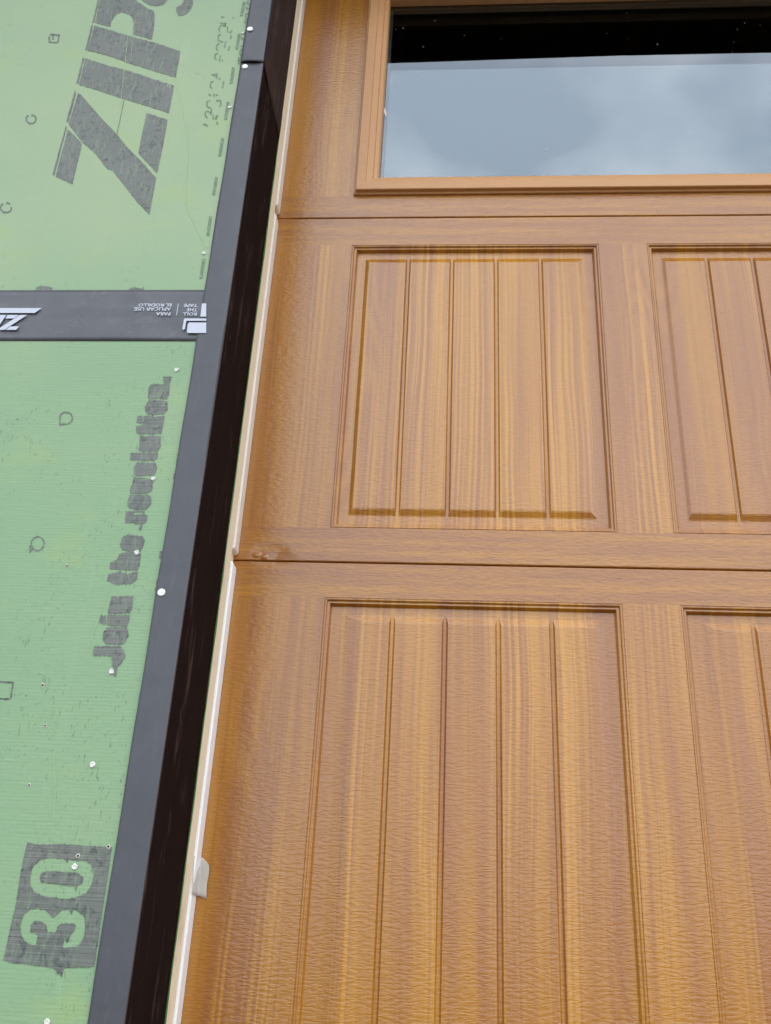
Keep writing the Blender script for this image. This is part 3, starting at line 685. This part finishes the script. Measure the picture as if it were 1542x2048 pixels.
for a in (('TAPE', 1197, 990, 292, 338), ('THE', 1197, 1032, 356, 408), ('ROLL', 1190, 972, 422, 472), ('EL RODILLO', 800, 290, 286, 332), ('APLICAR USE', 792, 222, 344, 396), ('PARA', 782, 560, 418, 470)): text_on_tape(*a)

# ------------------------------------------------------------------ flashing tape at the corner of the opening
CX = REV_X
def strip_front(z0, z1, Y, lift, parent, xl=-.2915, curl=False):
    bm = B(); n = max(2, int((z1 - z0) / .006)); prev = None
    for k in range(n + 1):
        z = z0 + (z1 - z0) * k / n; row = []
        for q in range(9):
            f = q / 8; x = xl + (CX - .0004 - xl) * f + (.0003 * math.sin(z * 40 + 1) if q == 0 else 0)
            up = lift * math.exp(-(z - z0) / .012) * math.sin(math.pi * min(1, (1 - f) * 1.0)) ** .7 if curl else 0
            row.append(bm.verts.new((x, Y - up - .0003 * math.sin(z * 9 + q * .6), z)))
        # rounded turn into the return
        row.append(bm.verts.new((CX + .0006, Y + .0006, z))); row.append(bm.verts.new((CX + .0010, Y + .0024, z)))
        if prev:
            for q in range(len(row) - 1): bm.faces.new((prev[q], row[q], row[q + 1], prev[q + 1]))
        prev = row
    o = link('tape_face', bm, M['flash'], parent, smooth=True); s = o.modifiers.new('s', 'SOLIDIFY'); s.thickness = .0005; s.offset = 0
ZL = wall_pt(508, 128.7, WALL_Y).z
t1 = thing('flashing_tape', (CX, WALL_Y, .05), 'long charcoal flashing tape folded round the opening corner, below the overlap', 'flashing tape', 'flashing tapes at the opening corner')
strip_front(.05, ZL + .02, WALL_Y - .0021, 0, t1)
bm = B(); n = 120; prev = None
for k in range(n + 1):
    z = .05 + (ZL + .09 - .05) * k / n; row = []
    for q in range(9):
        y = WALL_Y + .0003 + (.9712 - WALL_Y) * q / 8 + (random.gauss(0, .0006) if q == 8 else 0)
        row.append(bm.verts.new((CX + .0005 + .0005 * math.sin(z * 13 + q * .8) * (0 < q < 8), y, z)))
    if prev:
        for q in range(8): bm.faces.new((prev[q], row[q], row[q + 1], prev[q + 1]))
    prev = row
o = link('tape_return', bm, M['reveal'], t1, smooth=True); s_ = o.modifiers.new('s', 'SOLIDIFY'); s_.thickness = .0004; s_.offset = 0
t2 = thing('flashing_tape', (CX, WALL_Y, ZL), 'upper charcoal flashing tape lapped over the longer one, with a slanted end inside the opening', 'flashing tape', 'flashing tapes at the opening corner')
strip_front(ZL, 3.2, WALL_Y - .0034, .0022, t2, curl=True)
pA = side_pt(526.7, 129, CX + .0012); pB = side_pt(554.5, 262, CX + .0012)
bm = B()
prev = None; n = 14
for k in range(n + 1):
    f = k / n; y = WALL_Y - .001 + (.9712 - WALL_Y + .001) * f; z = pA.z + (pB.z - pA.z) * (y - pA.y) / (pB.y - pA.y)
    row = [bm.verts.new((CX + .0014 + .0003 * math.sin(f * 7 + zz * 9), y, zz)) for zz in [z + (2.68 - z) * i / 30 for i in range(31)]]
    if prev:
        for q in range(30): bm.faces.new((prev[q], row[q], row[q + 1], prev[q + 1]))
    prev = row
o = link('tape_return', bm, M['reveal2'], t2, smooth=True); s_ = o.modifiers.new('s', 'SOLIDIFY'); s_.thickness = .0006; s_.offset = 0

hr = thing('head_flashing', (1.04, .91, 2.71), 'brown-black film lining the underside of the opening over the door', 'flashing')
link('film', box(B(), REV_X + .003, REV_X2 - .003, WALL_Y + .001, .973, 2.708, 2.7155), M['reveal'], hr)
# ------------------------------------------------------------------ nails
def nail(px, py, rpx, Y, label, kind='cap', tail=None):
    p = wall_pt(px, py, Y); s = rpx * (p - EYE).dot(FWD) / FPX
    t = thing('nail', p, label, 'nail', 'nails in the sheathing')
    bm = B()
    if kind == 'cap':
        prev = None; N = 20
        for rr, h in ((1, 0), (1, .0006), (.93, .0010), (.6, .0014), (.25, .0016)):
            ring = [bm.verts.new((p.x + s * rr * math.cos(2 * math.pi * k / N), Y - h, p.z + s * rr * math.sin(2 * math.pi * k / N))) for k in range(N)]
            if prev:
                for k in range(N): bm.faces.new((prev[k], prev[(k + 1) % N], ring[(k + 1) % N], ring[k]))
            prev = ring
        bm.faces.new(prev)
        link('nail_cap', bm, M['cap'], t, smooth=True)
    else:
        N = 16; prev = None
        qs = [random.uniform(.8, 1.25) for _ in range(N)]
        for rr, h in ((1, 0), (.95, .0006), (.75, .0011), (.5, .0009), (.42, .0002)):
            ring = [bm.verts.new((p.x + s * rr * (qs[k] if rr > .5 else 1) * math.cos(2 * math.pi * k / N), Y - h, p.z + s * rr * (qs[k] if rr > .5 else 1) * math.sin(2 * math.pi * k / N))) for k in range(N)]
            if prev:
                for k in range(N): bm.faces.new((prev[k], prev[(k + 1) % N], ring[(k + 1) % N], ring[k]))
            prev = ring
        if tail:
            q = wall_pt(px + tail[0], py + tail[1], Y)
            a = bm.verts.new((p.x - s * .6, Y - .0005, p.z - s * .7)); b_ = bm.verts.new((p.x + s * .3, Y - .0005, p.z - s * .9)); c = bm.verts.new((q.x, Y - .0004, q.z)); bm.faces.new((a, b_, c))
        link('torn_fibre', bm, M['foam'], t, smooth=True)
        bm = B(); bmesh.ops.create_cone(bm, cap_ends=True, segments=12, radius1=s * .45, radius2=s * .36, depth=.0006, matrix=Matrix.Translation((p.x, Y - .0005, p.z)) @ Matrix.Rotation(math.pi / 2, 4, 'X'))
        link('nail_head', bm, M['foam'], t)
FY = WALL_Y - .0027
nail(323, 1185, 7.8, FY, 'large round white nail cap on the edge of the charcoal tape, beside the slogan')
nail(500, 58.5, 6.0, FY - .0018, 'oval white nail cap on the upper charcoal tape, above the overlap')
nail(490, 133.5, 6.0, FY, 'white nail cap on the charcoal tape just under the overlap')
for px, py, r, lab, tl in ((352.5, 740, 4.6, 'small pale nail just above the end of the slogan', None), (306, 957.5, 4.6, 'small pale nail in the upper half of the printed slogan', None), (273.5, 1105.5, 5, 'small pale nail in the middle word of the printed slogan', None),
        (223, 1343, 5.5, 'torn pale nail at the foot of the slogan with a ragged tail', (-8, 5)), (185, 1530, 6, 'round pale nail alone on the green board between slogan and number block', None), (149.5, 1734, 6, 'bright pale nail inside the printed 30 block', None),
        (408, 506.5, 4, 'tiny pale nail near the dashed line just above the seam tape', None), (459.5, 215, 4, 'tiny pale nail beside the dashed line, level with the big letters', None), (485.5, 66.5, 3.4, 'tiny yellowish nail left of the oval white cap near the top', None), (94, 2044, 6, 'pale pinkish nail at the bottom edge under the number block', None)):
    nail(px, py, r, WALL_Y - .0003, lab, 'small', tl)

# ------------------------------------------------------------------ roof eave over the door
ev = thing('roof_eave', (.3, .4, 3.263), 'dark boxed roof eave overhanging the garage wall', 'roof')
link('soffit', box(B(), -3.2, 3.9, .42, WALL_Y - .003, 3.274, 3.288), M['soffit'], ev)
link('fascia', box(B(), -3.2, 3.9, .395, .4195, 3.271, 3.45), M['fascia'], ev)
bm = B(); vs = [bm.verts.new(p) for p in ((-3.3, .37, 3.43), (3.95, .37, 3.43), (3.95, 5.4, 5.5), (-3.3, 5.4, 5.5))]
f = bm.faces.new(vs); r = bmesh.ops.extrude_face_region(bm, geom=[f]); bmesh.ops.translate(bm, verts=[v for v in r['geom'] if isinstance(v, bmesh.types.BMVert)], vec=(0, 0, .03))
link('roof_slope', bm, M['shingle'], ev)
ev.rotation_euler.y = -.019

# ------------------------------------------------------------------ dark garage behind the glass
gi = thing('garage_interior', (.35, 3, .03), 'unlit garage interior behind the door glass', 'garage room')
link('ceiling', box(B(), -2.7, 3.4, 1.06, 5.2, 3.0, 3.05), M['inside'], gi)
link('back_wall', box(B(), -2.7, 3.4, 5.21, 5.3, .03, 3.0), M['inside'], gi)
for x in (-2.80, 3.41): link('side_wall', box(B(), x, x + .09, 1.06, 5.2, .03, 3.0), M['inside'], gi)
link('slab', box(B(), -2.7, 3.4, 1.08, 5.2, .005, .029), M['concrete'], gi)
